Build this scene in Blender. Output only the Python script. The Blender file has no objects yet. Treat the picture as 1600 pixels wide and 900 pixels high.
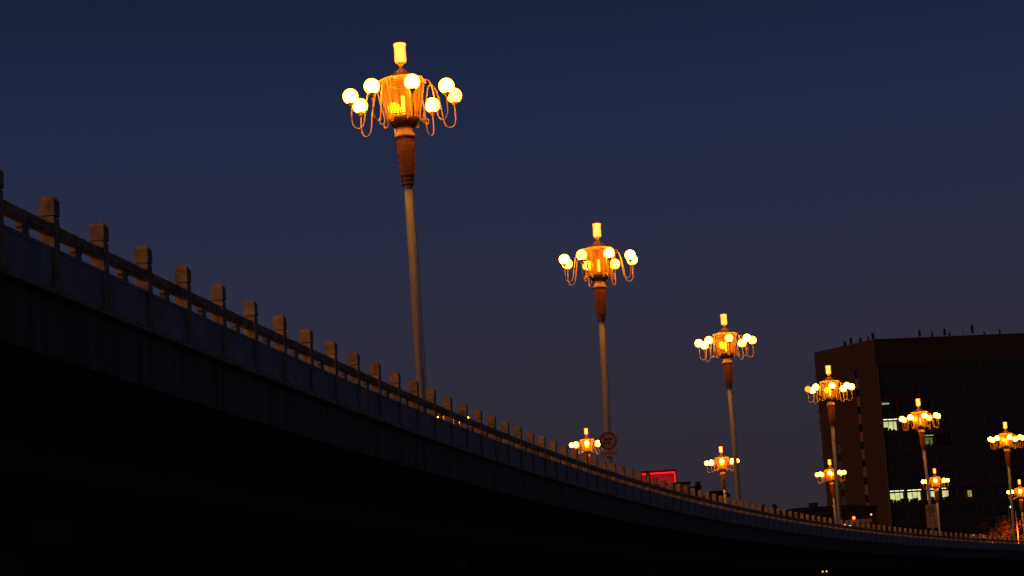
import bpy, bmesh, math, random
from mathutils import Vector, Matrix
random.seed(7)
sc = bpy.context.scene
C = sc.collection
PI = math.pi
EYE = 1.6                                   # camera height above the street

# ------------------------------------------------------------------ camera
pit, rol = math.radians(9.0578), math.radians(3.6001)
F = Vector((0, math.cos(pit), math.sin(pit)))
R0 = Vector((1, 0, 0)); U0 = R0.cross(F)
Rv = R0*math.cos(rol) - U0*math.sin(rol)
Uv = U0*math.cos(rol) + R0*math.sin(rol)
cd = bpy.data.cameras.new('camera'); cam = bpy.data.objects.new('camera', cd); C.objects.link(cam)
cd.sensor_width = 36; cd.lens = 3100.33/1600*36; cd.clip_start = .1; cd.clip_end = 5000
M = Matrix((Rv, Uv, -F)).transposed().to_4x4(); M.translation = Vector((0, 0, EYE))
cam.matrix_world = M; sc.camera = cam

# ------------------------------------------------------------------ dusk sky
w = bpy.data.worlds.new('World'); sc.world = w; w.use_nodes = True
nt = w.node_tree; nt.nodes.clear()
def N(nt, t, **k):
    n = nt.nodes.new(t)
    for a, v in k.items(): setattr(n, a, v)
    return n
GLOW_H, GLOW_EL = math.radians(58), math.radians(15)
out = N(nt, 'ShaderNodeOutputWorld'); bg = N(nt, 'ShaderNodeBackground'); bg2 = N(nt, 'ShaderNodeBackground'); ad = N(nt, 'ShaderNodeAddShader')
sky = N(nt, 'ShaderNodeTexSky', sky_type='NISHITA'); sky.sun_disc = False
sky.sun_elevation = math.radians(-4); sky.sun_rotation = math.radians(200)
bg2.inputs[1].default_value = .012
tc = N(nt, 'ShaderNodeTexCoord'); sx = N(nt, 'ShaderNodeSeparateXYZ'); rp = N(nt, 'ShaderNodeValToRGB')
nt.links.new(tc.outputs['Generated'], sx.inputs[0]); nt.links.new(sx.outputs['Z'], rp.inputs[0])
def lin(*c): return tuple(((v/255+.055)/1.055)**2.4 if v > 10 else v/255/12.92 for v in c) + (1,)
st = [(0, (45, 39, 44)), (.055, (47, 42, 51)), (.11, (46, 44, 58)), (.17, (42, 45, 66)), (.24, (32, 41, 67)), (.32, (22, 30, 53)), (.6, (15, 21, 40))]
el = rp.color_ramp.elements
el[0].position = st[0][0]; el[0].color = lin(*st[0][1]); el[1].position = st[-1][0]; el[1].color = lin(*st[-1][1])
for p_, c_ in st[1:-1]:
    e = el.new(p_); e.color = lin(*c_)
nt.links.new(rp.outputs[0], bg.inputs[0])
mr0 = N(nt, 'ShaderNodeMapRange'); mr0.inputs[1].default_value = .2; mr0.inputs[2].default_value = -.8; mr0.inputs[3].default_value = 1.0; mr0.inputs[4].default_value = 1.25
nt.links.new(sx.outputs['Y'], mr0.inputs[0]); nt.links.new(mr0.outputs[0], bg.inputs[1])      # extra sky brightness added behind the camera to lift the railing panels
nt.links.new(sky.outputs[0], bg2.inputs[0])
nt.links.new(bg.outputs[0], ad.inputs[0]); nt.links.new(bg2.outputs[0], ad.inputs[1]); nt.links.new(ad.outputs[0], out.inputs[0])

# added lamp standing in for unseen street lights, low from behind the left shoulder
sd = bpy.data.lights.new('street_glow', 'SUN'); so = bpy.data.objects.new('street_glow', sd); C.objects.link(so)
sd.energy = .46; sd.angle = math.radians(9); sd.color = (1, .37, .09)
dv = Vector((math.sin(GLOW_H)*math.cos(GLOW_EL), math.cos(GLOW_H)*math.cos(GLOW_EL), -math.sin(GLOW_EL)))
so.rotation_euler = dv.to_track_quat('-Z', 'Y').to_euler()

vs = sc.view_settings
vs.view_transform = 'Standard'; vs.look = 'None'; vs.gamma = 1; vs.exposure = 0; vs.use_curve_mapping = False
sc.cycles.max_bounces = 6; sc.cycles.transparent_max_bounces = 12; sc.cycles.sample_clamp_indirect = 3

# ------------------------------------------------------------------ helpers
def tag(o, label=None, cat=None, group=None, kind=None):
    if label: o['label'] = label
    if cat: o['category'] = cat
    if group: o['group'] = group
    if kind: o['kind'] = kind
    return o
def empty(name, loc, rz=0):
    o = bpy.data.objects.new(name, None); C.objects.link(o); o.location = loc; o.rotation_euler = (0, 0, rz)
    o.empty_display_size = .3
    return o
def link(name, bm, m, parent=None, smooth=False):
    me = bpy.data.meshes.new(name); bmesh.ops.recalc_face_normals(bm, faces=bm.faces); bm.to_mesh(me); bm.free()
    for k in (m if isinstance(m, (list, tuple)) else [m]): me.materials.append(k)
    if smooth:
        for p in me.polygons: p.use_smooth = True
    o = bpy.data.objects.new(name, me); C.objects.link(o); o.parent = parent
    return o
def hexa(bm, P, mi=0):                       # 8 points: bottom ring then top ring
    v = [bm.verts.new(p) for p in P]
    for f in ((0, 3, 2, 1), (4, 5, 6, 7), (0, 1, 5, 4), (1, 2, 6, 5), (2, 3, 7, 6), (3, 0, 4, 7)):
        bm.faces.new([v[i] for i in f]).material_index = mi
def box(bm, x0, x1, y0, y1, z0, z1, mi=0, fn=None, taper=0):
    t = taper
    P = [(x0, y0, z0), (x1, y0, z0), (x1, y1, z0), (x0, y1, z0), (x0+t, y0+t, z1), (x1-t, y0+t, z1), (x1-t, y1-t, z1), (x0+t, y1-t, z1)]
    hexa(bm, [fn(*p) for p in P] if fn else P, mi)
def lathe(bm, prof, n=24, cx=0, cy=0, flute=0, cap=True, phase=0, mi=0):
    rings = []
    for r, z in prof:
        rings.append([bm.verts.new((cx+r*(1-(flute*(k % 2)))*math.cos(phase+2*PI*k/n), cy+r*(1-(flute*(k % 2)))*math.sin(phase+2*PI*k/n), z)) for k in range(n)])
    for a, b in zip(rings, rings[1:]):
        for k in range(n): bm.faces.new((a[k], a[(k+1) % n], b[(k+1) % n], b[k])).material_index = mi
    if cap:
        bm.faces.new(rings[0][::-1]).material_index = mi; bm.faces.new(rings[-1]).material_index = mi
def tube(bm, pts, r, n=8, cap=True):
    pts = [Vector(p) for p in pts]; rings = []; pu = None
    for i, p in enumerate(pts):
        d = (pts[min(i+1, len(pts)-1)]-pts[max(i-1, 0)]).normalized()
        u = pu if pu is not None else (Vector((0, 0, 1)) if abs(d.z) < .9 else Vector((1, 0, 0)))
        u = (u-d*u.dot(d)).normalized(); v = d.cross(u); pu = u
        rr = r[i] if isinstance(r, (list, tuple)) else r
        rings.append([bm.verts.new(p+(u*math.cos(2*PI*k/n)+v*math.sin(2*PI*k/n))*rr) for k in range(n)])
    for a, b in zip(rings, rings[1:]):
        for k in range(n): bm.faces.new((a[k], a[(k+1) % n], b[(k+1) % n], b[k]))
    if cap: bm.faces.new(rings[0][::-1]); bm.faces.new(rings[-1])
def smooth_curve(P, k=5):                    # Catmull-Rom through the points
    P = [Vector(p) for p in P]; Q = [P[0]*2-P[1]]+P+[P[-1]*2-P[-2]]; o = []
    for i in range(1, len(Q)-2):
        for j in range(k):
            t = j/k; a, b, c, d = Q[i-1:i+3]
            o.append(.5*((2*b)+(c-a)*t+(2*a-5*b+4*c-d)*t*t+(3*b-a-3*c+d)*t**3))
    return o+[P[-1]]
def sphere(bm, c, r, u=20, v=12):
    bmesh.ops.create_uvsphere(bm, u_segments=u, v_segments=v, radius=r, matrix=Matrix.Translation(c))

# ------------------------------------------------------------------ materials
def mat(name, col, rough=.8, metal=0, noise=.25, scale=6, bump=0, streak=False, col2=None):
    m = bpy.data.materials.new(name); m.use_nodes = True; t = m.node_tree; b = t.nodes['Principled BSDF']
    b.inputs['Roughness'].default_value = rough; b.inputs['Metallic'].default_value = metal
    tc = N(t, 'ShaderNodeTexCoord'); mp = N(t, 'ShaderNodeMapping'); nz = N(t, 'ShaderNodeTexNoise')
    nz.inputs['Scale'].default_value = scale; nz.inputs['Detail'].default_value = 5
    if streak: mp.inputs['Scale'].default_value = (1, 1, .08)
    t.links.new(tc.outputs['Object'], mp.inputs[0]); t.links.new(mp.outputs[0], nz.inputs['Vector'])
    r = N(t, 'ShaderNodeValToRGB'); r.color_ramp.elements[0].position = .3; r.color_ramp.elements[1].position = .7
    c2 = col2 or tuple(c*(1-noise) for c in col)
    r.color_ramp.elements[0].color = (*c2, 1); r.color_ramp.elements[1].color = (*[min(1, c*(1+noise*.4)) for c in col], 1)
    t.links.new(nz.outputs[0], r.inputs[0]); t.links.new(r.outputs[0], b.inputs['Base Color'])
    if bump:
        bp = N(t, 'ShaderNodeBump'); bp.inputs['Strength'].default_value = bump; bp.inputs['Distance'].default_value = .02
        t.links.new(nz.outputs[0], bp.inputs['Height']); t.links.new(bp.outputs[0], b.inputs['Normal'])
    return m
def emit(name, col, rim=None, noise=0, scale=3):
    m = bpy.data.materials.new(name); m.use_nodes = True; t = m.node_tree; t.nodes.clear()
    o = N(t, 'ShaderNodeOutputMaterial'); e = N(t, 'ShaderNodeEmission'); t.links.new(e.outputs[0], o.inputs[0])
    e.inputs[0].default_value = (*[c/max(col) for c in col], 1); e.inputs[1].default_value = max(col)
    if rim:                                  # opal glass: thinner glow at the limb of the shade
        lw = N(t, 'ShaderNodeLayerWeight'); lw.inputs[0].default_value = .5
        r = N(t, 'ShaderNodeValToRGB'); s = max(col)
        r.color_ramp.elements[0].position = .2; r.color_ramp.elements[0].color = (*[c/s for c in col], 1)
        r.color_ramp.elements[1].position = .95; r.color_ramp.elements[1].color = (*[c/s for c in rim], 1)
        t.links.new(lw.outputs['Facing'], r.inputs[0]); t.links.new(r.outputs[0], e.inputs[0])
    elif noise:
        tc = N(t, 'ShaderNodeTexCoord'); nz = N(t, 'ShaderNodeTexNoise'); nz.inputs['Scale'].default_value = scale; nz.inputs['Detail'].default_value = 4
        mr = N(t, 'ShaderNodeMapRange'); mr.inputs[1].default_value = .35; mr.inputs[2].default_value = .65
        mr.inputs[3].default_value = max(col)*(1-noise); mr.inputs[4].default_value = max(col)
        t.links.new(tc.outputs['Object'], nz.inputs['Vector']); t.links.new(nz.outputs[0], mr.inputs[0]); t.links.new(mr.outputs[0], e.inputs[1])
    return m
STONE = mat('weathered stone', (.50, .385, .26), .9, noise=.5, scale=7, bump=.4)
PANEL = mat('painted concrete panel', (.46, .49, .49), .85, noise=.3, scale=3, bump=.2)
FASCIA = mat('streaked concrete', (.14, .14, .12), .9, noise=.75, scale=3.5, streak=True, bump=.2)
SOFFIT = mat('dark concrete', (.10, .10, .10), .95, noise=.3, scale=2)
ASPH = mat('asphalt', (.045, .045, .047), .95, noise=.3, scale=20)
GROUND = mat('dark ground', (.035, .035, .033), 1, noise=.4, scale=.5)
POLE = mat('pole paint', (.35, .39, .46), .55, noise=.3, scale=3, streak=True)
CAST = mat('ornamental cast metal', (.42, .25, .085), .5, noise=.3, scale=14, bump=.2)
DARKCAST = mat('dark bronze metal', (.10, .05, .025), .5, noise=.3, scale=10)
CAPITAL = mat('red brown casting', (.20, .06, .022), .6, noise=.35, scale=16, bump=.3)
BRICK = mat('dark red tile', (.105, .060, .052), .85, noise=.25, scale=3)
BAND = mat('spandrel tile', (.042, .026, .023), .85, noise=.2, scale=3)
PALE = mat('pale spandrel', (.26, .17, .15), .8, noise=.1)
METAL = mat('grey metal', (.2, .2, .2), .5, noise=.2)
BLACK = mat('black paint', (.02, .02, .02), .6, noise=.2)
WHITE = mat('sign white', (.32, .27, .28), .6, noise=.12, scale=8)
RED = mat('sign red', (.22, .012, .015), .5, noise=.1)
GLASSD = mat('dark window glass', (.012, .013, .014), .25, noise=.2)
# brick courses on the tile
def add_courses(m, s):
    t = m.node_tree; b = t.nodes['Principled BSDF']; src = b.inputs['Base Color'].links[0].from_socket
    br = N(t, 'ShaderNodeTexBrick'); tc = N(t, 'ShaderNodeTexCoord'); mp = N(t, 'ShaderNodeMapping'); mp.inputs['Rotation'].default_value = (PI/2, 0, 0)
    t.links.new(tc.outputs['Object'], mp.inputs[0]); t.links.new(mp.outputs[0], br.inputs[0])
    br.inputs['Scale'].default_value = s; br.inputs['Mortar Size'].default_value = .03
    br.inputs['Color1'].default_value = (1, 1, 1, 1); br.inputs['Color2'].default_value = (.8, .8, .8, 1); br.inputs['Mortar'].default_value = (.45, .45, .45, 1)
    mx = N(t, 'ShaderNodeMix', data_type='RGBA', blend_type='MULTIPLY'); mx.inputs[0].default_value = 1
    t.links.new(src, mx.inputs[6]); t.links.new(br.outputs[0], mx.inputs[7]); t.links.new(mx.outputs[2], b.inputs['Base Color'])
add_courses(BRICK, .55)
GLOBE = [emit('opal globe bright', (85, 27, 1.05), (2.2, .80, .11)), emit('opal globe golden', (48, 14, .5), (1.9, .62, .06)), emit('opal globe dim', (1.5, .62, .12), (.9, .30, .03))]
CROWN = emit('crown shade glow', (7, 1.0, .14), (1.5, .56, .04))
TUBE = emit('inner tube glow', (9, 4.6, .35))
# amber glass of the lantern
GLASS = bpy.data.materials.new('amber glass'); GLASS.use_nodes = True
t = GLASS.node_tree; t.nodes.clear()
o_ = N(t, 'ShaderNodeOutputMaterial'); tr = N(t, 'ShaderNodeBsdfTransparent'); em = N(t, 'ShaderNodeEmission'); df = N(t, 'ShaderNodeBsdfTranslucent'); m1 = N(t, 'ShaderNodeMixShader'); m2 = N(t, 'ShaderNodeAddShader')
tr.inputs[0].default_value = (1, .72, .30, 1); df.inputs[0].default_value = (.8, .42, .08, 1)
nz = N(t, 'ShaderNodeTexNoise'); nz.inputs['Scale'].default_value = 3.2; nz.inputs['Detail'].default_value = 3; tcn = N(t, 'ShaderNodeTexCoord'); mpn = N(t, 'ShaderNodeMapping'); mpn.inputs['Scale'].default_value = (1, 1, .6)
rpn = N(t, 'ShaderNodeValToRGB'); rpn.color_ramp.elements[0].position = .35; rpn.color_ramp.elements[0].color = (.13, .036, .002, 1); rpn.color_ramp.elements[1].position = .7; rpn.color_ramp.elements[1].color = (.60, .20, .012, 1)
t.links.new(tcn.outputs['Object'], mpn.inputs[0]); t.links.new(mpn.outputs[0], nz.inputs['Vector']); t.links.new(nz.outputs[0], rpn.inputs[0]); t.links.new(rpn.outputs[0], em.inputs[0])
m1.inputs[0].default_value = .45; t.links.new(tr.outputs[0], m1.inputs[1]); t.links.new(df.outputs[0], m1.inputs[2])
em.inputs[1].default_value = .42
t.links.new(m1.outputs[0], m2.inputs[0]); t.links.new(em.outputs[0], m2.inputs[1]); t.links.new(m2.outputs[0], o_.inputs[0])

# ------------------------------------------------------------------ the line of the bridge
TH = [0.13983822, 0.22073389, 0.11144220, -0.03455322, -0.00747766]
ZC = [4.86287603, -1.25280256, -0.35661376, -0.03245692, 0.06597901]
S0, S1, HS = -40.0, 260.0, .5
_n = int((S1-S0)/HS)
_th = []
for i in range(_n+1):
    a = (S0+i*HS)/130; _th.append(sum(c*max(-.2, a)**k for k, c in enumerate(TH)))
_x = [0]; _y = [0]
for i in range(_n):
    a = (_th[i]+_th[i+1])/2; _x.append(_x[-1]+math.sin(a)*HS); _y.append(_y[-1]+math.cos(a)*HS)
_i0 = int(-S0/HS); ox, oy = _x[_i0]+5.2704755, _y[_i0]-20.3735955
def path(s):                                 # top of the posts on the near edge
    q = (s-S0)/HS; i = max(0, min(_n-1, int(q))); f = q-i
    T = _th[i]*(1-f)+_th[i+1]*f
    z = sum(c*(s/130)**k for k, c in enumerate(ZC)) if s > -26 else sum(c*(-.2)**k for k, c in enumerate(ZC))
    return Vector((_x[i]*(1-f)+_x[i+1]*f-ox, _y[i]*(1-f)+_y[i+1]*f-oy, z+EYE)), T
HP = 1.0874                                  # height of a post
SP = 1.57552
def at(s, inward, up):                       # point beside the edge line: inward to the left, up from the ledge
    p, T = path(s)
    a, b = inward+.083, -.083               # the line runs along the outer far corner of the posts
    return Vector((p.x-math.cos(T)*a+math.sin(T)*b, p.y+math.sin(T)*a+math.cos(T)*b, p.z-HP+up))

# ------------------------------------------------------------------ setting: street, deck road
bm = bmesh.new(); box(bm, -900, 1100, -300, 1800, -.3, 0); tag(link('ground', bm, GROUND), kind='structure')
ROADW = 33.5
def ribbon(bm, s0, s1, step, a0, a1, z0, z1, mi=0):
    s = s0
    while s < s1-1e-6:
        e = min(s+step, s1)
        hexa(bm, [at(s, a1, z0), at(e, a1, z0), at(e, a0, z0), at(s, a0, z0), at(s, a1, z1), at(e, a1, z1), at(e, a0, z1), at(s, a0, z1)], mi)
        s = e
def sheet(bm, s0, s1, step, a0, a1, z, mi=0):
    s = s0
    while s < s1-1e-6:
        e = min(s+step, s1)
        bm.faces.new([bm.verts.new(p) for p in (at(s, a0, z), at(e, a0, z), at(e, a1, z), at(s, a1, z))]).material_index = mi
        s = e
bm = bmesh.new(); sheet(bm, -24, 240, 3, 2.9, ROADW-2.9, -.076, 0); tag(link('road', bm, ASPH), kind='structure')
bm = bmesh.new()
for a in (6.4, 10, 16.6, 17.0, 23.2, 26.8):
    s = -20
    solid = a in (16.6, 17.0)
    while s < 236:
        sheet(bm, s, s+(6 if solid else 3), 3, a, a+.14, -.072); s += 6 if solid else 9
tag(link('road_markings', bm, mat('marking paint', (.6, .6, .58), .7)), kind='structure')

# ------------------------------------------------------------------ viaduct
via = empty('viaduct', at(0, 0, 0)); via.location.z = 0
tag(via, 'long dark concrete viaduct curving from the left edge away to the right under the railing', 'bridge')
def vlink(name, bm, m, **k):
    o = link(name, bm, m, None, **k); o.parent = via; o.matrix_parent_inverse = Matrix.Translation(-via.location); return o
bm = bmesh.new(); ribbon(bm, -24, 240, 1.5755, -.155, .16, -.065, 0); vlink('edge_ledge', bm, STONE)
bm = bmesh.new()
s = -24
while s < 240:                               # fascia cast in lengths with open joints
    e = s+3.151-.03
    hexa(bm, [at(s, .12, -.74), at(e, .12, -.74), at(e, -.04, -.74), at(s, -.04, -.74), at(s, .12, -.067), at(e, .12, -.067), at(e, -.04, -.067), at(s, -.04, -.067)])
    s += 3.151
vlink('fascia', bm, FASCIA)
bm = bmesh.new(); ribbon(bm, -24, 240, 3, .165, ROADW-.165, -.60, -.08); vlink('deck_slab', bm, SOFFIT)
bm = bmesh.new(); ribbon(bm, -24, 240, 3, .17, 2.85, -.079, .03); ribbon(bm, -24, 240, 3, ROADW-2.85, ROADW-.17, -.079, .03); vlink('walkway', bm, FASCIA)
for a in (2.6, 12.8, 23.0):
    bm = bmesh.new(); ribbon(bm, -24, 205, 3, a, a+6.6, -1.5, -.602); vlink('box_girder', bm, SOFFIT)
bm = bmesh.new(); ribbon(bm, -24, 240, 3, ROADW-.16, ROADW+.12, -.74, 0); vlink('far_fascia', bm, FASCIA)
# solid wall closing the far side under the deck
bm = bmesh.new(); s = -24
while s < 240:
    e = s+6; P = [at(s, ROADW-1.2, 0), at(e, ROADW-1.2, 0), at(e, ROADW-1.6, 0), at(s, ROADW-1.6, 0)]
    hexa(bm, [Vector((p.x, p.y, 0)) for p in P]+[Vector((p.x, p.y, p.z-.602)) for p in P]); s = e
vlink('abutment_wall', bm, SOFFIT)
def pier(s, a):
    c = at(s, a, 0); _, T = path(s); bm = bmesh.new(); ca, sa = math.cos(-T), math.sin(-T)
    fn = lambda x, y, z: (c.x+x*ca-y*sa, c.y+x*sa+y*ca, z)
    top = c.z-1.505
    box(bm, -.8, .8, -.6, .6, 0, top-.7, fn=fn); box(bm, -1.6, 1.6, -.75, .75, top-.7, top, fn=fn)
    return vlink('pier', bm, SOFFIT)
for s in (12, 42, 72, 102, 132, 162):
    for a in (5.9, 16.1, 26.3): pier(s, a)

# ------------------------------------------------------------------ balustrade
bal = empty('stone_balustrade', at(0, 0, 0))
tag(bal, 'stone balustrade with square posts and grey panels along the outer edge of the viaduct', 'railing')
far_bal = empty('stone_balustrade', at(0, ROADW, 0))
tag(far_bal, 'matching stone balustrade on the far side of the bridge deck, hidden behind the near one', 'railing')
def bay_fn(s, inward=0, e=None):
    e = s+SP if e is None else e
    A, B = at(s, inward, 0), at(e, inward, 0); d = B-A; L = Vector((d.x, d.y)).length; t = d/L; n = Vector((-d.y, d.x, 0))/L
    return (lambda x, y, z: A+t*x+n*y+Vector((0, 0, z))), L
PW = .083
def post(bm, s, inward=0, lo=False):
    _, T = path(s); c = at(s, inward, 0); t = Vector((math.sin(T), math.cos(T), 0)); n = Vector((-math.cos(T), math.sin(T), 0))
    fn = lambda x, y, z: c+t*x+n*y+Vector((0, 0, z))
    j = random.uniform(-.004, .004)
    box(bm, -PW, PW, -PW, PW, 0, .845, fn=fn)
    if lo:
        box(bm, -PW, PW, -PW, PW, .845, HP, fn=fn); return
    box(bm, -PW+.014, PW-.014, -PW+.014, PW-.014, .845, .868+j, fn=fn)
    box(bm, -PW-.006, PW+.006, -PW-.006, PW+.006, .868+j, 1.045, fn=fn)
    box(bm, -PW-.006, PW+.006, -PW-.006, PW+.006, 1.045, HP+j, fn=fn, taper=.022)
    box(bm, PW, PW+.09, -.085, -.02, .0, .065, fn=fn)       # small foot bracket on the ledge
def rail(bm, s, inward=0):
    fn, L = bay_fn(s, inward); P = [(-.055, .665), (-.035, .645), (.035, .645), (.055, .665), (.055, .765), (.03, .79), (-.03, .79), (-.055, .765)]
    a = [bm.verts.new(fn(PW-.01, y, z)) for y, z in P]; b = [bm.verts.new(fn(L-PW+.01, y, z)) for y, z in P]
    for k in range(8): bm.faces.new((a[k], a[(k+1) % 8], b[(k+1) % 8], b[k]))
    bm.faces.new(a[::-1]); bm.faces.new(b)
def panel(bm, s, inward=0):
    fn, L = bay_fn(s, inward)
    box(bm, PW-.008, L-PW+.008, -.045, .045, 0, .50, fn=fn)
    box(bm, PW-.008, L-PW+.008, -.056, .056, .462, .503, fn=fn)
def baluster(bm, s, inward=0):
    fn, L = bay_fn(s, inward); m = L/2
    a = .105; P = [(-a, .505), (a, .505), (a, .545), (a*.72, .556), (a*.72, .572), (a*1.12, .585), (a*1.12, .652), (-a*1.12, .652), (-a*1.12, .585), (-a*.72, .572), (-a*.72, .556), (-a, .545)]
    f = [bm.verts.new(fn(m+x, -.034, z)) for x, z in P]; g = [bm.verts.new(fn(m+x, .034, z)) for x, z in P]
    bm.faces.new(f); bm.faces.new(g[::-1])
    for k in range(len(P)): bm.faces.new((f[k], g[k], g[(k+1) % len(P)], f[(k+1) % len(P)]))
def plink(name, bm, m, root):
    o = link(name, bm, m); o.parent = root; o.matrix_parent_inverse = Matrix.Translation(-root.location); return o
for i in range(0, 100):
    s = i*SP
    for nme, fn_, m in (('post', post, STONE), ('handrail', rail, STONE), ('panel', panel, PANEL), ('baluster', baluster, STONE)):
        bm = bmesh.new(); fn_(bm, s); plink(nme, bm, m, bal)
for nme, fn_, m in (('post', post, STONE), ('handrail', rail, STONE), ('panel', panel, PANEL), ('baluster', baluster, STONE)):
    bm = bmesh.new()
    for i in list(range(-14, 0))+list(range(100, 150)): fn_(bm, i*SP)
    o = plink(nme+'_run', bm, m, bal); o['kind'] = 'stuff'
    bm = bmesh.new()
    for i in range(-14, 150): fn_(bm, i*SP, ROADW)
    o = plink(nme+'_run', bm, m, far_bal); o['kind'] = 'stuff'

# ------------------------------------------------------------------ ornamental street lamps
RING = 10.05
def lamp_meshes():
    D = {}
    def mk(name, bm, m, smooth=False):
        me = bpy.data.meshes.new(name); bmesh.ops.recalc_face_normals(bm, faces=bm.faces); bm.to_mesh(me); bm.free(); me.materials.append(m)
        if smooth:
            for p in me.polygons: p.use_smooth = True
        return me
    Z = RING
    bm = bmesh.new(); lathe(bm, [(.122, .62), (.116, 2), (.108, Z-2.42)], 20); D['pole'] = mk('pole', bm, POLE, True)
    bm = bmesh.new(); lathe(bm, [(.30, 0), (.30, .10), (.24, .12), (.24, .45), (.18, .55), (.14, .62)], 8, phase=PI/8); D['base'] = mk('base', bm, POLE)
    bm = bmesh.new(); tube(bm, [(.16, 0, .1), (.155, 0, 5.0), (.15, 0, Z-2.5)], .012, 6); tube(bm, [(.12, 0, 2.5), (.17, 0, 2.5)], .02, 6); D['conduit'] = mk('conduit', bm, METAL)
    bm = bmesh.new(); lathe(bm, [(.125, Z-2.44), (.172, Z-2.42), (.172, Z-2.38), (.155, Z-2.37), (.155, Z-2.31), (.176, Z-2.30), (.176, Z-2.26), (.16, Z-2.25), (.17, Z-2.18)], 24); D['collar'] = mk('collar', bm, DARKCAST)
    bm = bmesh.new(); lathe(bm, [(.195, Z-2.185), (.20, Z-2.12), (.228, Z-1.5), (.243, Z-1.19), (.243, Z-1.14)], 40, flute=.07)
    for k in range(10):
        a = 2*PI*k/10
        for q in range(7):
            zz = Z-2.05+q*.13; r = .20+.045*(zz-(Z-2.18))
            bmesh.ops.create_cube(bm, size=.028, matrix=Matrix.Translation((math.cos(a)*r*1.0, math.sin(a)*r, zz)))
    D['capital'] = mk('capital', bm, CAPITAL)
    bm = bmesh.new(); lathe(bm, [(.275, Z-1.15), (.285, Z-1.12), (.27, Z-1.08), (.225, Z-.99), (.205, Z-.93), (.215, Z-.90), (.20, Z-.86)], 24); D['neck'] = mk('neck', bm, CAST, True)
    bm = bmesh.new(); lathe(bm, [(.20, Z-.87), (.30, Z-.84), (.37, Z-.76), (.415, Z-.70), (.43, Z-.66), (.43, Z-.62)], 24); D['bowl'] = mk('bowl', bm, DARKCAST, True)
    ph = 0
    bm = bmesh.new(); lathe(bm, [(.60, Z+.36), (.645, Z+.37), (.645, Z+.42), (.50, Z+.47), (.36, Z+.535), (.22, Z+.61), (.12, Z+.70), (.075, Z+.72)], 8, phase=ph)
    for k in range(8):
        for q in range(5):
            a0, a1 = 2*PI*k/8, 2*PI*(k+1)/8; f = (q+.5)/5
            x = .648*((1-f)*math.cos(a0)+f*math.cos(a1)); y = .648*((1-f)*math.sin(a0)+f*math.sin(a1))
            bmesh.ops.create_cube(bm, size=.03, matrix=Matrix.Translation((x, y, Z+.355)))
    D['roof'] = mk('lantern_roof', bm, mat('lantern roof lit cast', (.75, .48, .20), .5, noise=.25, scale=9))  # lighter copy of the cast metal, crown light on the roof put into its colour
    bm = bmesh.new()
    for k in range(8):
        a, b = 2*PI*k/8, 2*PI*(k+1)/8
        for da in (-.05, .05):
            tube(bm, [(.575*math.cos(a+da), .575*math.sin(a+da), Z+.37), (.425*math.cos(a+da), .425*math.sin(a+da), Z-.62)], .012, 4)
        for rr, zz, th in ((.575, Z+.31, .016), (.425, Z-.56, .018), (.425, Z-.62, .026), (.545, Z+.12, .007), (.45, Z-.40, .006)):
            tube(bm, [(rr*math.cos(a), rr*math.sin(a), zz), (rr*math.cos(b), rr*math.sin(b), zz)], th, 4)
    me = mk('lantern_frame', bm, CAST); D['frame'] = me
    bm = bmesh.new()                         # thin dark lattice in front of the glass
    for k in range(8):
        a, b = 2*PI*k/8, 2*PI*(k+1)/8
        def P(f, h):                         # f across the pane, h up it
            r = .432+.14*h; return ((1-f)*r*math.cos(a)+f*r*math.cos(b), (1-f)*r*math.sin(a)+f*r*math.sin(b), Z-.60+.93*h)
        for f in (.10, .44, .56, .90): tube(bm, [P(f, .02), P(f, .97)], .0075, 4)
        for h in (.10, .86, .93): tube(bm, [P(.1, h), P(.9, h)], .0075, 4)
        for q in range(8): bmesh.ops.create_cube(bm, size=.022, matrix=Matrix.Translation(P(.5, .14+.09*q)))
    D['lattice'] = mk('lattice', bm, mat('lattice metal', (.16, .07, .02), .6))
    bm = bmesh.new(); a = PI/8*.88
    v = [bm.verts.new(p) for p in ((.42*math.cos(-a), .42*math.sin(-a), Z-.60), (.42*math.cos(a), .42*math.sin(a), Z-.60), (.555*math.cos(a), .555*math.sin(a), Z+.33), (.555*math.cos(-a), .555*math.sin(-a), Z+.33))]
    f = bm.faces.new(v); D['glass'] = mk('glass_panel', bm, GLASS)
    bm = bmesh.new(); lathe(bm, [(.03, Z-.5), (.05, Z-.48), (.05, Z-.02), (.03, Z)], 12); D['tube'] = mk('inner_tube', bm, TUBE, True)
    bm = bmesh.new(); lathe(bm, [(.09, Z+.71), (.07, Z+.75), (.045, Z+.78), (.05, Z+.84), (.09, Z+.87), (.12, Z+.90)], 16); D['finial'] = mk('finial', bm, CAST, True)
    bm = bmesh.new(); lathe(bm, [(.10, Z+.895), (.135, Z+.91), (.158, Z+.97), (.155, Z+1.1), (.150, Z+1.3), (.158, Z+1.37), (.172, Z+1.40), (.165, Z+1.43), (.09, Z+1.45)], 24); D['crown'] = mk('crown_light', bm, CROWN, True)
    prof = [(1.40, -.20), (1.40, -.45), (1.40, -.68), (1.355, -.82), (1.235, -.885), (1.12, -.82), (1.07, -.68), (1.01, -.3), (.93, .08), (.86, .24), (.775, .30), (.70, .24), (.665, .08), (.59, -.3), (.53, -.55), (.515, -.68), (.56, -.77), (.64, -.76), (.655, -.67), (.61, -.63)]
    bm = bmesh.new(); tube(bm, smooth_curve([(r, 0, Z+z) for r, z in prof], 4), .018, 8)
    lathe(bm, [(.03, Z-.30), (.05, Z-.26), (.095, Z-.205), (.10, Z-.175)], 12, cx=1.40); D['arm'] = mk('arm', bm, CAST, True)
    for i, m in enumerate(GLOBE):
        bm = bmesh.new(); sphere(bm, (1.40, 0, Z), .205, 24, 14); D['globe%d' % i] = mk('globe', bm, m, True)
    return D
LM = lamp_meshes()
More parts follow.
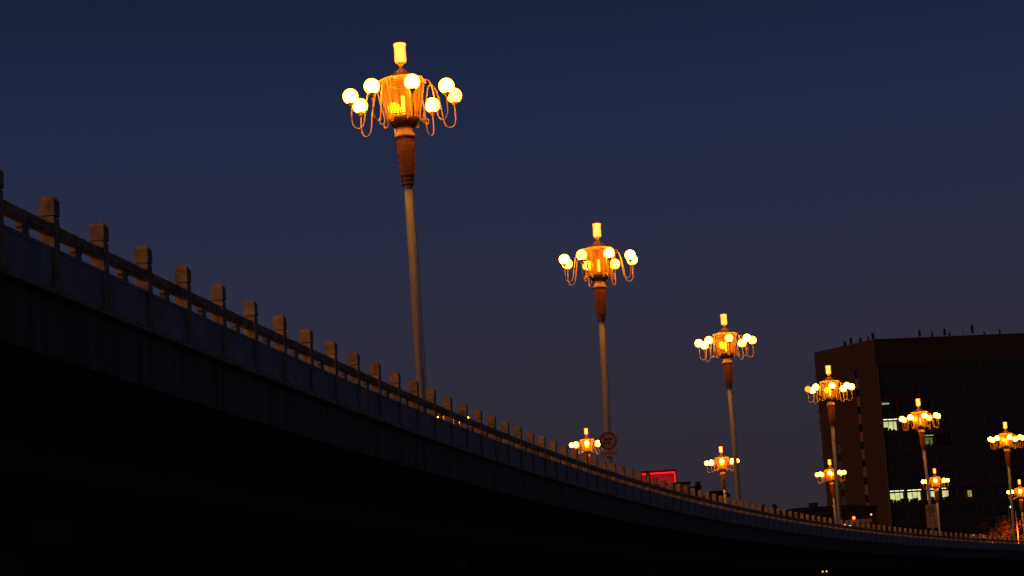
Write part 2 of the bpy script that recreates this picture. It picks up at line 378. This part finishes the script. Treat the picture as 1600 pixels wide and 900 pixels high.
def child(name, me, parent, rz=0):
    o = bpy.data.objects.new(name, me); C.objects.link(o); o.parent = parent; o.rotation_euler = (0, 0, rz); return o
def street_lamp(ring, lean, alpha, label, bright=None, hi=(0, 0)):
    """ring: centre of the ring of globes; lean: sideways drift of the foot; alpha: how far the nearest arm points right of the viewer"""
    top = Vector((ring[0], ring[1], ring[2]+EYE)); foot = Vector((ring[0]+lean, ring[1], top.z-RING))
    r = empty('street_lamp', foot)
    d = (top-foot).normalized(); q = Vector((0, 0, 1)).rotation_difference(d)
    az = math.atan2(-foot.y, -foot.x)+math.radians(alpha)
    r.rotation_mode = 'QUATERNION'; r.rotation_quaternion = q @ Matrix.Rotation(az, 3, 'Z').to_quaternion()
    tag(r, label, 'street lamp', 'ornamental lamps along the bridge')
    for nme, k in (('pole', 'pole'), ('pole_base', 'base'), ('collar', 'collar'), ('capital', 'capital'), ('neck', 'neck'), ('bowl', 'bowl'), ('lantern_roof', 'roof'), ('lantern_frame', 'frame'), ('lattice', 'lattice'), ('inner_tube', 'tube'), ('finial', 'finial'), ('crown_light', 'crown')):
        child(nme, LM[k], r)
    child('conduit', LM['conduit'], r, rz=math.radians(112)-math.radians(alpha))
    for k in range(8):
        child('glass_panel', LM['glass'], r, rz=PI/8+k*PI/4)
        a = child('arm', LM['arm'], r, rz=k*PI/4)
        child('globe', LM['globe%d' % (bright or {}).get(k, 0)], a)
    return r
# k counts arms from the one nearest the viewer, anticlockwise seen from above
street_lamp((-7.09, 25.12, 13.776), 0, 8, 'street lamp out of frame beyond the left edge, above the nearest railing posts', {})
street_lamp((-2.579, 51.24, 13.51), .066, 10.8, 'largest and tallest lamp, standing alone left of the middle against the blue sky', {7: 0, 2: 1})
street_lamp((3.47, 77.097, 13.209), -.182, 17.7, 'second largest lamp, its pole carrying the round red prohibition sign', {3: 1, 7: 1, 5: 1})
street_lamp((10.925, 102.572, 12.816), .007, 7.5, 'third largest lamp, right of centre, alone in the sky left of the office block', {0: 1, 2: 1})
street_lamp((20.027, 127.508, 12.514), -.138, 6.7, 'higher of the two lamps in front of the left brick edge of the office block', {6: 2})
street_lamp((30.527, 151.81, 12.194), .231, 15, 'lamp in front of the lit office windows with the white rectangular sign on its pole', {3: 1})
street_lamp((42.687, 175.415, 11.768), -.18, 12, 'taller of the two lamps at the far right edge, before the dark facade', {1: 1})
street_lamp((-5.72, 160.39, 15.1), 0, 5, 'lamp mostly hidden behind the railing, two of its globes glinting through the gaps', {})
street_lamp((5.92, 180.9, 14.02), 0, 0, 'small lamp peeping over the railing just left of the round prohibition sign', {})
street_lamp((18.48, 185.14, 11.9), .08, 0, 'small lamp just left of the foot of the third largest pole, against dusk sky', {})
street_lamp((31.92, 207.48, 11.43), .2, -4, 'small low lamp in front of the foot of the office block brick edge', {})
street_lamp((47.75, 232.01, 11.16), -.1, 0, 'small lamp in front of the row of lit windows, right of the white sign', {})
street_lamp((60.76, 245.35, 9.87), -.1, 0, 'small low lamp cut by the right edge of the photo', {})

# ground-level slip road carrying the far row of lamps
FR = [Vector((-22, 140, 5.6)), Vector((-6, 160.4, 5.01)), Vector((5.9, 180.9, 3.97)), Vector((18.5, 185.1, 1.85)), Vector((31.9, 207.5, 1.38)), Vector((47.7, 232, 1.11)), Vector((60.8, 245.4, -.18)), Vector((90, 275, -1.4))]
bm = bmesh.new()
for a, b in zip(FR, FR[1:]):
    a = a+Vector((0, 0, EYE-.02)); b = b+Vector((0, 0, EYE-.02)); d = (b-a); n = Vector((-d.y, d.x, 0)).normalized()
    P = [a-n*1.2, b-n*1.2, b+n*9, a+n*9]
    hexa(bm, [Vector((p.x, p.y, -.1)) for p in P]+P)
tag(link('slip_road', bm, ASPH), kind='structure')

# ------------------------------------------------------------------ road signs
def disc(bm, r0, r1, y, n=32, cx=0, cz=0):
    a = [bm.verts.new((cx+r1*math.cos(2*PI*k/n), y, cz+r1*math.sin(2*PI*k/n))) for k in range(n)]
    if r0 == 0: bm.faces.new(a); return
    b = [bm.verts.new((cx+r0*math.cos(2*PI*k/n), y, cz+r0*math.sin(2*PI*k/n))) for k in range(n)]
    for k in range(n): bm.faces.new((a[k], a[(k+1) % n], b[(k+1) % n], b[k]))
def strip(bm, x0, z0, x1, z1, wd, y):
    d = Vector((x1-x0, 0, z1-z0)).normalized(); n = Vector((-d.z, 0, d.x))*wd/2
    bm.faces.new([bm.verts.new(p) for p in (Vector((x0, y, z0))-n, Vector((x1, y, z1))-n, Vector((x1, y, z1))+n, Vector((x0, y, z0))+n)])
def glyph(bm, cx, cz, s, y, seed):
    r = random.Random(seed); w_ = s*.13
    for k in range(r.randint(2, 3)): zz = cz+s*(-.38+.38*k); strip(bm, cx-s*.4, zz, cx+s*.4, zz, w_, y)
    for k in range(r.randint(1, 2)): xx = cx+s*r.choice((-.3, 0, .3)); strip(bm, xx, cz-s*.45, xx, cz+s*.45, w_, y-.0005)
def solid_disc(bm, r, y0, y1, n=32):
    a = [bm.verts.new((r*math.cos(2*PI*k/n), y0, r*math.sin(2*PI*k/n))) for k in range(n)]
    b = [bm.verts.new((r*math.cos(2*PI*k/n), y1, r*math.sin(2*PI*k/n))) for k in range(n)]
    bm.faces.new(a); bm.faces.new(b[::-1])
    for k in range(n): bm.faces.new((a[k], b[k], b[(k+1) % n], a[(k+1) % n]))
sg = empty('prohibition_sign', (3.34, 76.80, 6.03+EYE), math.radians(-4))
tag(sg, 'round red-rimmed sign with diagonal slash and small text plate, on the second lamp pole', 'road sign')
bm = bmesh.new(); solid_disc(bm, .345, 0, .012); link('sign_disc', bm, WHITE, sg)
bm = bmesh.new(); disc(bm, .265, .345, -.003); strip(bm, -.19, .19, .19, -.19, .05, -.0045); link('sign_rim', bm, RED, sg)
bm = bmesh.new()
disc(bm, .03, .07, -.0035, 16, -.15, -.10); disc(bm, 0, .055, -.0032, 14, -.11, .08); disc(bm, 0, .05, -.0032, 14, .13, .07)
strip(bm, -.14, .08, .17, .075, .045, -.0034); strip(bm, -.13, -.10, .02, -.09, .035, -.0036); strip(bm, .0, -.2, .01, .05, .04, -.0038); strip(bm, -.07, .06, -.13, -.08, .03, -.0040)
link('pictogram', bm, BLACK, sg)
bm = bmesh.new(); box(bm, -.34, .34, 0, .012, -.60, -.37); link('text_plate', bm, WHITE, sg)
bm = bmesh.new()
for k in range(4): glyph(bm, -.26+k*.072, -.485, .065, -.003, k); glyph(bm, .03+k*.076, -.485, .065, -.003, 9+k)
link('plate_text', bm, BLACK, sg)
bm = bmesh.new(); box(bm, -.30, .30, .014, .045, .10, .14); box(bm, -.30, .30, .014, .045, -.14, -.10); box(bm, -.30, .30, .014, .045, -.50, -.46); box(bm, -.03, .03, .046, .22, -.50, .14); link('bracket', bm, METAL, sg)
s2 = empty('parking_sign', (30.62, 151.3, 4.66+EYE), math.radians(-12))
tag(s2, 'upright white rectangular sign with black circle and text, on a pole before lit windows', 'road sign')
bm = bmesh.new(); box(bm, -.41, .41, 0, .015, -.87, .87); link('sign_plate', bm, mat('pale sign plate', (.34, .26, .27), .6, noise=.12, scale=5), s2)
bm = bmesh.new(); disc(bm, .21, .28, -.003, 28, 0, .48); strip(bm, -.17, .65, .17, .31, .05, -.0045); strip(bm, -.08, .36, -.08, .60, .05, -.004); strip(bm, -.08, .60, .08, .60, .05, -.0035); strip(bm, .08, .40, .08, .6, .05, -.0042)
link('prohibition_mark', bm, BLACK, s2)
bm = bmesh.new()
for r_ in range(3):
    for k in range(2): glyph(bm, -.15+k*.30, .05-r_*.27, .22, -.003, 30+r_*2+k)
strip(bm, -.3, -.72, .3, -.72, .03, -.003)
link('plate_text', bm, mat('sign text', (.03, .012, .012), .6), s2)
bm = bmesh.new(); box(bm, -.04, .04, .016, .25, -.6, -.5); box(bm, -.04, .04, .016, .25, .5, .6); link('bracket', bm, METAL, s2)

# ------------------------------------------------------------------ office block
CX, CY, ZT = 72.464, 399.341, 48.52+EYE
UX, UY = .98611, .16607
ob = empty('office_block', (CX, CY, 0), math.atan2(UY, UX))
tag(ob, 'big dark office block at right with reddish tiled side and a few lit windows', 'building')
K = EYE                                      # heights below are above eye level
W_ = 46; BAYP = 3.65; BAYW = 3.1
def lk(n, bm, m, p=ob, **k): return link(n, bm, m, p, **k)
T_ = ZT
bm = bmesh.new(); box(bm, .02, W_, 1.5, 30, 0, T_-.3); lk('core', bm, BLACK)
bm = bmesh.new(); box(bm, 0, W_, -.001, 1.5, 43.15+K, T_); lk('parapet_wall', bm, mat('dark parapet tile', (.046, .036, .032), .85, noise=.2, scale=1))
bm = bmesh.new()                             # left wall with a slit of windows, heading back from the corner
al = math.atan2(.86502, -.50174)-math.atan2(UY, UX); ul = Vector((math.cos(al), math.sin(al), 0)); nl = Vector((-ul.y, ul.x, 0))  # nl points outward
if nl.y > 0 and nl.x > 0: nl = -nl
def lf(u, o, z): return ul*u+nl*o+Vector((0, 0, z))
def lbox(bm, u0, u1, o0, o1, z0, z1): box(bm, u0, u1, o0, o1, z0, z1, fn=lf)
LW = 19.4
segs = [(0, 6.0), (7.0, 13.3), (14.5, LW)]
for a, b in segs: lbox(bm, a, b, -.5, 0, 0, T_)
lbox(bm, 6.0, 7.0, -.5, 0, 43.0+K, T_); lbox(bm, 13.3, 14.5, -.5, 0, 28.8+K, T_)
lk('side_wall', bm, BRICK)
bm = bmesh.new(); lbox(bm, 1.8, LW-.1, -6.5, -.52, 0, T_-.4); lk('side_core', bm, BLACK)
for k in range(-4, 8):
    z = 41.2+K-(7-k)*3.6
    bm = bmesh.new(); lbox(bm, 6.0, 7.0, -.4, -.06, z-2.05, z); lk('spandrel', bm, PALE)
    bm = bmesh.new(); lbox(bm, 6.0, 7.0, -.42, -.2, z+.002, z+1.548); lk('window', bm, GLASSD)
for k in range(8):
    z = 28.6+K-k*3.6
    bm = bmesh.new(); lbox(bm, 13.3, 14.5, -.4, -.06, z-2.1, z); lk('window', bm, mat('pale bluish glass', (.12, .14, .17), .3) if k == 0 else bpy.data.materials['pale bluish glass'])  # panes in a pale bluish glass colour
    bm = bmesh.new(); lbox(bm, 13.3, 14.5, -.42, -.2, z-3.598, z-2.102); lk('spandrel', bm, BLACK)
for z in (43.5, 36.1, 33.9, 32.3, 26.2):
    bm = bmesh.new(); lbox(bm, LW, LW+.9, -.7, -.1, z+K-.3, z+K+.3); lk('air_conditioner', bm, METAL)
bm = bmesh.new(); tube(bm, [(.12, -.15, 2), (.2, -.15, 43.0+K)], .10, 6); lk('downpipe', bm, PALE)
# floors
bm = bmesh.new()
for k in range(-4, 8):
    z = 15.5+3.6*(k)+K if True else 0
    box(bm, .45, W_, 0, .35, z-1.2, z)      # spandrel below each window band
lk('spandrel_band', bm, BAND)
bm = bmesh.new(); box(bm, 0, .44, 0, .6, 0, 43.148+K)
nb = int((W_-.5)/BAYP)
for b in range(1, nb+1): box(bm, .5+b*BAYP-.53, .5+b*BAYP-.02, .02, .5, 0, 43.14+K)
lk('pilaster', bm, BAND)
LITWALL = emit('lit office wall', (.80, .82, .36), noise=.3, scale=1.2)
LITDIM = emit('dim lit office wall', (.13, .20, .045), noise=.8, scale=1.6)
STRIP = emit('ceiling strip light', (1.6, 1.7, 1.1))
DIMSTRIP = emit('ceiling glow', (.42, .5, .30))
# (floor, bay) -> (room, from, to)
LIT = {(4, 0): ('lit', 0, 1), (3, 2): ('dim', .35, 1), (3, 3): ('dim', 0, .12), (0, 0): ('lit', 0, 1), (0, 1): ('lit', 0, 1), (0, 2): ('lit', .3, 1), (0, 3): ('lit', 0, .55), (0, 4): ('one', .62, .98), (5, 0): ('strip', .05, .55), (5, 2): ('strip', .0, .35)}
stuffbm = bmesh.new()
for k in range(-3, 8):
    z0 = 15.5+3.6*k+K; z1 = z0+2.4
    for b in range(nb):
        x0 = .5+b*BAYP; x1 = x0+BAYW; lit = LIT.get((k, b))
        if b >= 9:
            box(stuffbm, x0+.01, x1-.01, .22, .3, z0, z1); continue
        bm = bmesh.new()
        if not lit:
            box(bm, x0, x1, .22, .3, z0, z1)
            for q in (1, 2): box(bm, x0+BAYW*q/3-.04, x0+BAYW*q/3+.04, .14, .219, z0, z1, 1)
            lk('window', bm, [GLASSD, BAND]); continue
        for q in (0, 1, 2, 3): box(bm, x0+BAYW*q/3-.035, x0+BAYW*q/3+.035, .14, .22, z0, z1)
        box(bm, x0, x1, .15, .21, z0+1.9, z0+1.97)
        wo = lk('window', bm, BAND)
        kind, a, c = lit; xa, xb = x0+BAYW*a, x0+BAYW*c
        if kind in ('lit', 'dim'):
            bm = bmesh.new(); box(bm, xa, xb, 1.2, 1.25, z0+.1, z0+1.85); lk('lit_room', bm, LITWALL if kind == 'lit' else LITDIM, wo)
            bm = bmesh.new(); x = xa+.1
            while x < xb-.5:
                box(bm, x, min(xb, x+.95), .5, .8, z0+2.2, z0+2.32); x += 1.15
            lk('ceiling_light', bm, STRIP if kind == 'lit' else DIMSTRIP, wo)
            bm = bmesh.new(); x = xa
            rr = random.Random(k*10+b)
            while x < xb-.25:
                wd = rr.uniform(.35, .8); h = rr.uniform(.25, .75); box(bm, x, min(xb, x+wd), .6, .9, z0+.0, z0+h); x += wd+rr.uniform(.02, .35)
            lk('desk_clutter', bm, BLACK, wo)
        elif kind == 'one':
            bm = bmesh.new(); box(bm, xa, xb-.3, .5, .55, z0+.3, z0+1.6); lk('lit_room', bm, emit('small warm window', (.42, .36, .10), noise=.5, scale=2), wo)
        else:
            bm = bmesh.new(); box(bm, xa, xb, .5, .8, z0+1.95-.2, z0+2.15-.1); lk('ceiling_light', bm, DIMSTRIP, wo)
        bm = bmesh.new(); box(bm, x0, x1, 1.3, 1.4, z0-.3, z1+.2); lk('back_wall', bm, BLACK, wo)
o = lk('window_run', stuffbm, GLASSD); o['kind'] = 'stuff'
# aerials on the roof, each a thing
def aerial(x, y, h, kind, label, side=False):
    if side: p = ob.matrix_basis @ (ul*x-nl*y)
    else: p = Matrix.Translation(ob.location) @ Matrix.Rotation(ob.rotation_euler.z, 4, 'Z') @ Vector((x, y, 0))
    p = Vector(p); p.z = T_-.31 if not side else T_-.41
    r = empty('roof_aerial', p); tag(r, label, 'aerial', 'aerials on the office roof')
    bm = bmesh.new(); tube(bm, [(0, 0, 0), (0, 0, h+.35)], .045, 6); link('mast', bm, BLACK, r)
    if kind:
        bm = bmesh.new()
        for k in range(kind):
            a = k*2.1; box(bm, .16*math.cos(a)+(-.13), .16*math.cos(a)+.13, .16*math.sin(a)-.06, .16*math.sin(a)+.06, h*.35, h*.95)
        link('antenna_panel', bm, BLACK, r)
    return r
ob_m = Matrix.Translation(ob.location) @ Matrix.Rotation(ob.rotation_euler.z, 4, 'Z'); ob.matrix_basis = ob_m
AER = [(-1, 10.6, 1.5, 3, 'leftmost cluster of panel aerials on the roof edge of the brick side'), (-1, 8.6, 2.0, 2, 'thin panel aerial second from the left on the brick side roof'), (-1, 5.6, 1.6, 3, 'bulky aerial third from the left on the brick side roof'), (-1, 3.2, 1.4, 1, 'short aerial fourth from the left on the brick side roof'), (-1, 1.6, 2.0, 3, 'aerial cluster nearest the roof corner on the brick side'),
       (1.2, 0, 2.0, 0, 'bare rod just right of the roof corner'), (10.6, 0, 2.1, 2, 'panel aerial above the second lit floor column, first of the right-hand group'), (13.2, 0, 1.6, 1, 'small single panel aerial second in the right-hand group'), (16.0, 0, 2.2, 3, 'thick aerial in the middle of the right-hand roof group'), (16.9, 0, 1.5, 1, 'short aerial touching the thick one'), (20.0, 0, 1.9, 0, 'bare rod between the thick aerial and the tallest one'), (22.0, 0, 2.7, 2, 'tallest aerial on the right-hand roof'), (24.4, 0, 1.2, 1, 'low aerial right of the tallest one'), (27.8, 0, 1.5, 1, 'squat aerial farthest right on the roof')]
for x, y, h, k, lab in AER:
    if x < 0: aerial(y, 1.2, h, k, lab, True)
    else: aerial(x, 2.0, h, k, lab)

# ------------------------------------------------------------------ low buildings on the skyline
def house(name, x, y, wd, dp, h, m, label, cat='building', rz=0, roofh=0):
    r = empty(name, (x, y, 0), rz); tag(r, label, cat)
    bm = bmesh.new(); box(bm, 0, wd, 0, dp, 0, h); link('wall', bm, m, r)
    bm = bmesh.new(); box(bm, -.2, wd+.2, -.2, dp+.2, h+.002, h+.25); 
    if roofh: box(bm, -.2, wd+.2, -.2, dp+.2, h+.251, h+.251+roofh, taper=min(wd, dp)*.3)
    link('roof', bm, BLACK, r)
    return r
DW = mat('dusk wall', (.07, .055, .055), .9)
h1 = house('shop_building', 15.0, 331.2, 10.35, 14, 18.0+EYE, DW, 'dark building with red neon sign panel above the railing')
REDP = emit('red sign panel', (.34, .006, .012), noise=.35, scale=.6); REDT = emit('red neon tube', (4, .025, .035))
bm = bmesh.new(); box(bm, 4.4, 10.35, -.12, 12, 18.255+EYE, 20.6+EYE); link('sign_backing', bm, mat('dark red board', (.16, .02, .02), .8), h1)
for a, b in ((4.6, 5.25), (6.0, 10.1)):
    bm = bmesh.new(); box(bm, a, b, -.16, -.125, 17.0+EYE, 20.1+EYE); link('neon_panel', bm, REDP, h1)
    bm = bmesh.new(); box(bm, a, b, -.28, -.18, 20.02+EYE, 20.16+EYE); link('neon_tube', bm, REDT, h1)
bm = bmesh.new(); box(bm, 9.97, 10.11, -.28, -.18, 16.5+EYE, 20.0+EYE); link('neon_tube', bm, REDT, h1)
house('low_block', 22.75, 301.2, 2.2, 8, 16.5+EYE, mat('beige render', (.17, .12, .10), .9), 'small beige rooftop block beside the red neon sign')
house('rooftop_shed', 25.4, 305.2, 1.5, 6, 15.9+EYE, DW, 'low dark shed roof left of the dark chimney')
r = empty('chimney', (28.0, 322, 0)); tag(r, 'dark square chimney with a cap on the skyline left of the small lamp', 'chimney')
bm = bmesh.new(); box(bm, -.42, .42, -.4, .4, 0, 17.2+EYE); link('stack', bm, BLACK, r)
bm = bmesh.new(); box(bm, -.55, .55, -.5, .5, 17.202+EYE, 17.36+EYE); box(bm, -.3, .3, -.3, .3, 17.361+EYE, 17.65+EYE); box(bm, -.5, .5, -.5, .5, 17.651+EYE, 17.78+EYE); link('chimney_cap', bm, BLACK, r)
house('low_house', 29.3, 325, 3.9, 9, 15.3+EYE, DW, 'dark low house roof behind the small lamp nearest the third pole', roofh=.8)
house('long_shed', 41.3, 333, 17, 14, 12.3+EYE, BLACK, 'long dark flat roof left of the office block foot', roofh=.6)
for x, lab in ((39.2, 'left one of two small dark roof tanks on the skyline'), (40.9, 'right one of two small dark roof tanks on the skyline')):
    r = empty('roof_tank', (x, 329, 0)); tag(r, lab, 'tank', 'small roof tanks')
    bm = bmesh.new(); lathe(bm, [(.5, 11), (.5, 14.9), (.3, 15.2), (.12, 15.3)], 12); link('tank_body', bm, BLACK, r)
    bm = bmesh.new(); tube(bm, [(0, 0, 15.3), (0, 0, 15.6)], .08, 6); link('vent_pipe', bm, METAL, r)
r = empty('roof_vent', (48.0, 334, 0)); tag(r, 'small box vent on the long dark roof', 'vent'); bm = bmesh.new(); box(bm, -.7, .7, -.5, .5, 14.6, 15.2); box(bm, -.9, .9, -.6, .6, 15.202, 15.3); link('vent_box', bm, BLACK, r)
house('back_wing', 56, 345, 9, 20, 9+EYE, BLACK, 'dark low wing in front of the office block foot')

# lit canopy with two orange lamps
r = empty('lit_canopy', (49.0, 302, 0)); tag(r, 'low canopy edge glowing pink with an orange floodlight at each end', 'canopy')
bm = bmesh.new(); box(bm, -.2, 3.1, 0, 3, 9.0+EYE, 9.5+EYE); link('canopy_roof', bm, mat('canopy panel', (.5, .25, .22), .7), r)
for x in (0, 2.9):
    bm = bmesh.new(); box(bm, x-.1, x+.1, 1, 1.2, 0, 9.0+EYE-.002); link('post', bm, METAL, r)
for x, z, rad, e in ((.30, 9.75, .24, (5, .62, .10)), (2.95, 10.1, .14, (2.2, .75, .5))):
    bm = bmesh.new(); sphere(bm, (x, -.35, z+EYE), rad, 14, 8); link('floodlight', bm, emit('orange floodlight', e), r, smooth=True)
    bm = bmesh.new(); tube(bm, [(x, -.35, z+EYE-rad+.02), (x, .1, 9.3+EYE)], .05, 6); link('lamp_bracket', bm, METAL, r)

# truck on the deck
_, T = path(150)
tk = empty('box_truck', (26.3, 166.2, at(158, 13, -.07).z), -T); tag(tk, 'box truck on the bridge deck showing only its roof and tail lights above the railing', 'truck')
bm = bmesh.new(); box(bm, -.85, .85, 0, 4.2, .75, 3.30); link('cargo_box', bm, mat('truck paint', (.08, .10, .16), .5), tk)
bm = bmesh.new(); box(bm, -.8, .8, 4.3, 6.0, .6, 1.5); box(bm, -.8, .8, 4.3, 6.0, 1.501, 2.3, taper=.15); link('cab', bm, BLACK, tk)
bm = bmesh.new(); box(bm, -.7, .7, 0, 6, .5, .74); link('chassis', bm, METAL, tk)
for x, y in ((-.75, .9), (.75, .9), (-.75, 5), (.75, 5)):
    bm = bmesh.new(); bmesh.ops.create_cone(bm, cap_ends=True, segments=20, radius1=.42, radius2=.42, depth=.25, matrix=Matrix.Translation((x, y, .42)) @ Matrix.Rotation(PI/2, 4, 'Y')); link('wheel', bm, BLACK, tk)
TAIL = emit('tail light', (3.2, .55, .10)); HEAD = emit('marker light', (1.6, 1.7, 1.6))
for x, z, m, s_ in ((-.12, 3.02, TAIL, .13), (.12, 3.06, TAIL, .10), (-.62, 3.08, HEAD, .045), (.42, 3.0, HEAD, .045), (.56, 2.99, HEAD, .045), (-.7, 1.2, TAIL, .1), (.7, 1.2, TAIL, .1)):
    bm = bmesh.new(); sphere(bm, (x, -.05, z), s_, 10, 6); link('tail_light' if m is TAIL else 'marker_light', bm, m, tk, smooth=True)
# car further along
cr = empty('parked_car', (45.2, 201.8, 1.72+EYE), -.5)
tag(cr, 'dark car near the far end of the railing, only two pale lamps showing', 'car')
bm = bmesh.new(); box(bm, -.85, .85, 0, 4.2, .25, .9); link('body', bm, BLACK, cr); bm = bmesh.new(); box(bm, -.8, .8, .9, 3.4, .901, 2.0, taper=.25); link('cabin', bm, GLASSD, cr)
for x in (-.75, .75):
    for y in (.8, 3.3):
        bm = bmesh.new(); bmesh.ops.create_cone(bm, cap_ends=True, segments=18, radius1=.32, radius2=.32, depth=.2, matrix=Matrix.Translation((x, y, .32)) @ Matrix.Rotation(PI/2, 4, 'Y')); link('wheel', bm, BLACK, cr)
for x in (-.55, .15):
    bm = bmesh.new(); sphere(bm, (x, .75, 2.35), .07, 10, 6); bmesh.ops.scale(bm, vec=(2.0 if x < 0 else 1, 1, 1), verts=bm.verts, space=Matrix.Translation((-x, 0, 0))); link('roof_light', bm, emit('roof light', (.3, .2, .2)), cr, smooth=True)
bm = bmesh.new(); box(bm, -.8, .4, .82, 1.1, 1.9, 2.32); link('roof_rack', bm, METAL, cr)

# flagpole, floodlight and tree at the far right
fp = empty('slim_pole', (51.8, 212, 0)); tag(fp, 'slim pole glowing orange from a floodlight at its foot, beside the lit tree', 'pole')
bm = bmesh.new(); lathe(bm, [(.09, 0), (.085, 5), (.06, 8.1)], 10); link('shaft', bm, mat('pale pole paint', (.7, .5, .35), .5), fp, smooth=True)
bm = bmesh.new(); lathe(bm, [(.2, 0), (.2, .3), (.12, .35)], 10); link('foot', bm, METAL, fp)
fl = empty('floodlight', (52.2, 210.6, 0)); tag(fl, 'small orange floodlight at the foot of the slim pole, washing the tree', 'floodlight')
bm = bmesh.new(); tube(bm, [(0, 0, 0), (0, 0, 4.9)], .05, 6); link('stand', bm, METAL, fl)
bm = bmesh.new(); box(bm, -.16, .16, -.1, .1, 4.9, 5.05); link('lamp_housing', bm, METAL, fl)
ld = bpy.data.lights.new('flood', 'POINT'); lo = bpy.data.objects.new('flood', ld); C.objects.link(lo); lo.parent = fl; lo.location = (-.1, -.2, 5.25); ld.energy = 1600; ld.color = (1, .13, .02); ld.shadow_soft_size = .15
sl = empty('security_lamp', (42.94, 177.9, 0)); tag(sl, 'tiny white bulb on a bracket beside the rightmost tall pole', 'lamp')
zb = 5.83+EYE
bm = bmesh.new(); sphere(bm, (0, -.6, zb), .075, 12, 8); link('bulb', bm, emit('white bulb', (5, 4, 3.6)), sl, smooth=True)
bm = bmesh.new(); tube(bm, [(.0, .3, 3.0), (0, .3, zb+.1), (0, -.2, zb+.15), (0, -.6, zb+.06)], .03, 6); link('bracket', bm, METAL, sl)

LEAF = mat('leaves', (.11, .07, .025), .8, noise=.5, scale=2)
BARK = mat('bark', (.10, .07, .05), .9, noise=.4, scale=6)
def tree(x, y, base, h, cr_, label, seed, n=2600, sx=1.0):
    rg = random.Random(seed); r = empty('tree', (x, y, base)); tag(r, label, 'tree')
    bm = bmesh.new(); cz = h-cr_
    tube(bm, [(0, 0, 0), (.05, 0, cz*.5), (.0, .05, cz)], [.16, .12, .08], 8)
    tips = []
    for k in range(9):
        a = rg.uniform(0, 2*PI); e = rg.uniform(.1, .9); L = cr_*rg.uniform(.5, .85)
        q = Vector((math.cos(a)*L*math.cos(e)*sx, math.sin(a)*L*math.cos(e), cz+L*math.sin(e)))
        tube(bm, [(0, 0, cz*rg.uniform(.6, 1)), q*.5+Vector((0, 0, cz*.45)), q], [.06, .04, .015], 5); tips.append(q)
    link('trunk', bm, BARK, r)
    bm = bmesh.new(); cl = tips+[Vector((rg.gauss(0, .42)*cr_*sx, rg.gauss(0, .42)*cr_, cz+abs(rg.gauss(.15, .38))*cr_)) for _ in range(16)]
    for k in range(n):
        c = rg.choice(cl); v = Vector((rg.gauss(0, 1), rg.gauss(0, 1), rg.gauss(0, .8)))*cr_*.17; p = c+v
        s_ = rg.uniform(.05, .11); u = Vector((rg.gauss(0, 1), rg.gauss(0, 1), rg.gauss(0, 1))).normalized(); w1 = u.orthogonal().normalized()*s_; w2 = u.cross(w1)*.55
        bm.faces.new([bm.verts.new(q) for q in (p-w1, p+w2, p+w1, p-w2)])
    link('crown', bm, LEAF, r); return r
tree(50.7, 213.4, 0, 7.3, 2.0, 'rounded tree glowing red orange from the floodlight near the right edge', 3, 3000, .95)
tree(52.9, 214.3, 0, 5.6, .9, 'small orange-lit bush crown right of the slim pole, at the photo edge', 5, 900)

# lamp on a pier under the deck
wl = empty('pier_lamp', (16.59, 113.29, 0)); tag(wl, 'tiny twin yellow light low under the far part of the bridge', 'lamp')
bm = bmesh.new(); tube(bm, [(.05, .25, 0), (.05, .25, 2.2)], .04, 6); box(bm, -.2, .25, .02, .3, 2.2, 2.3); link('stand', bm, METAL, wl)
for x in (-.09, .13):
    bm = bmesh.new(); sphere(bm, (x, 0, 2.37), .045, 12, 8); link('bulb', bm, emit('yellow bulb', (1.3, .9, .35)), wl, smooth=True)
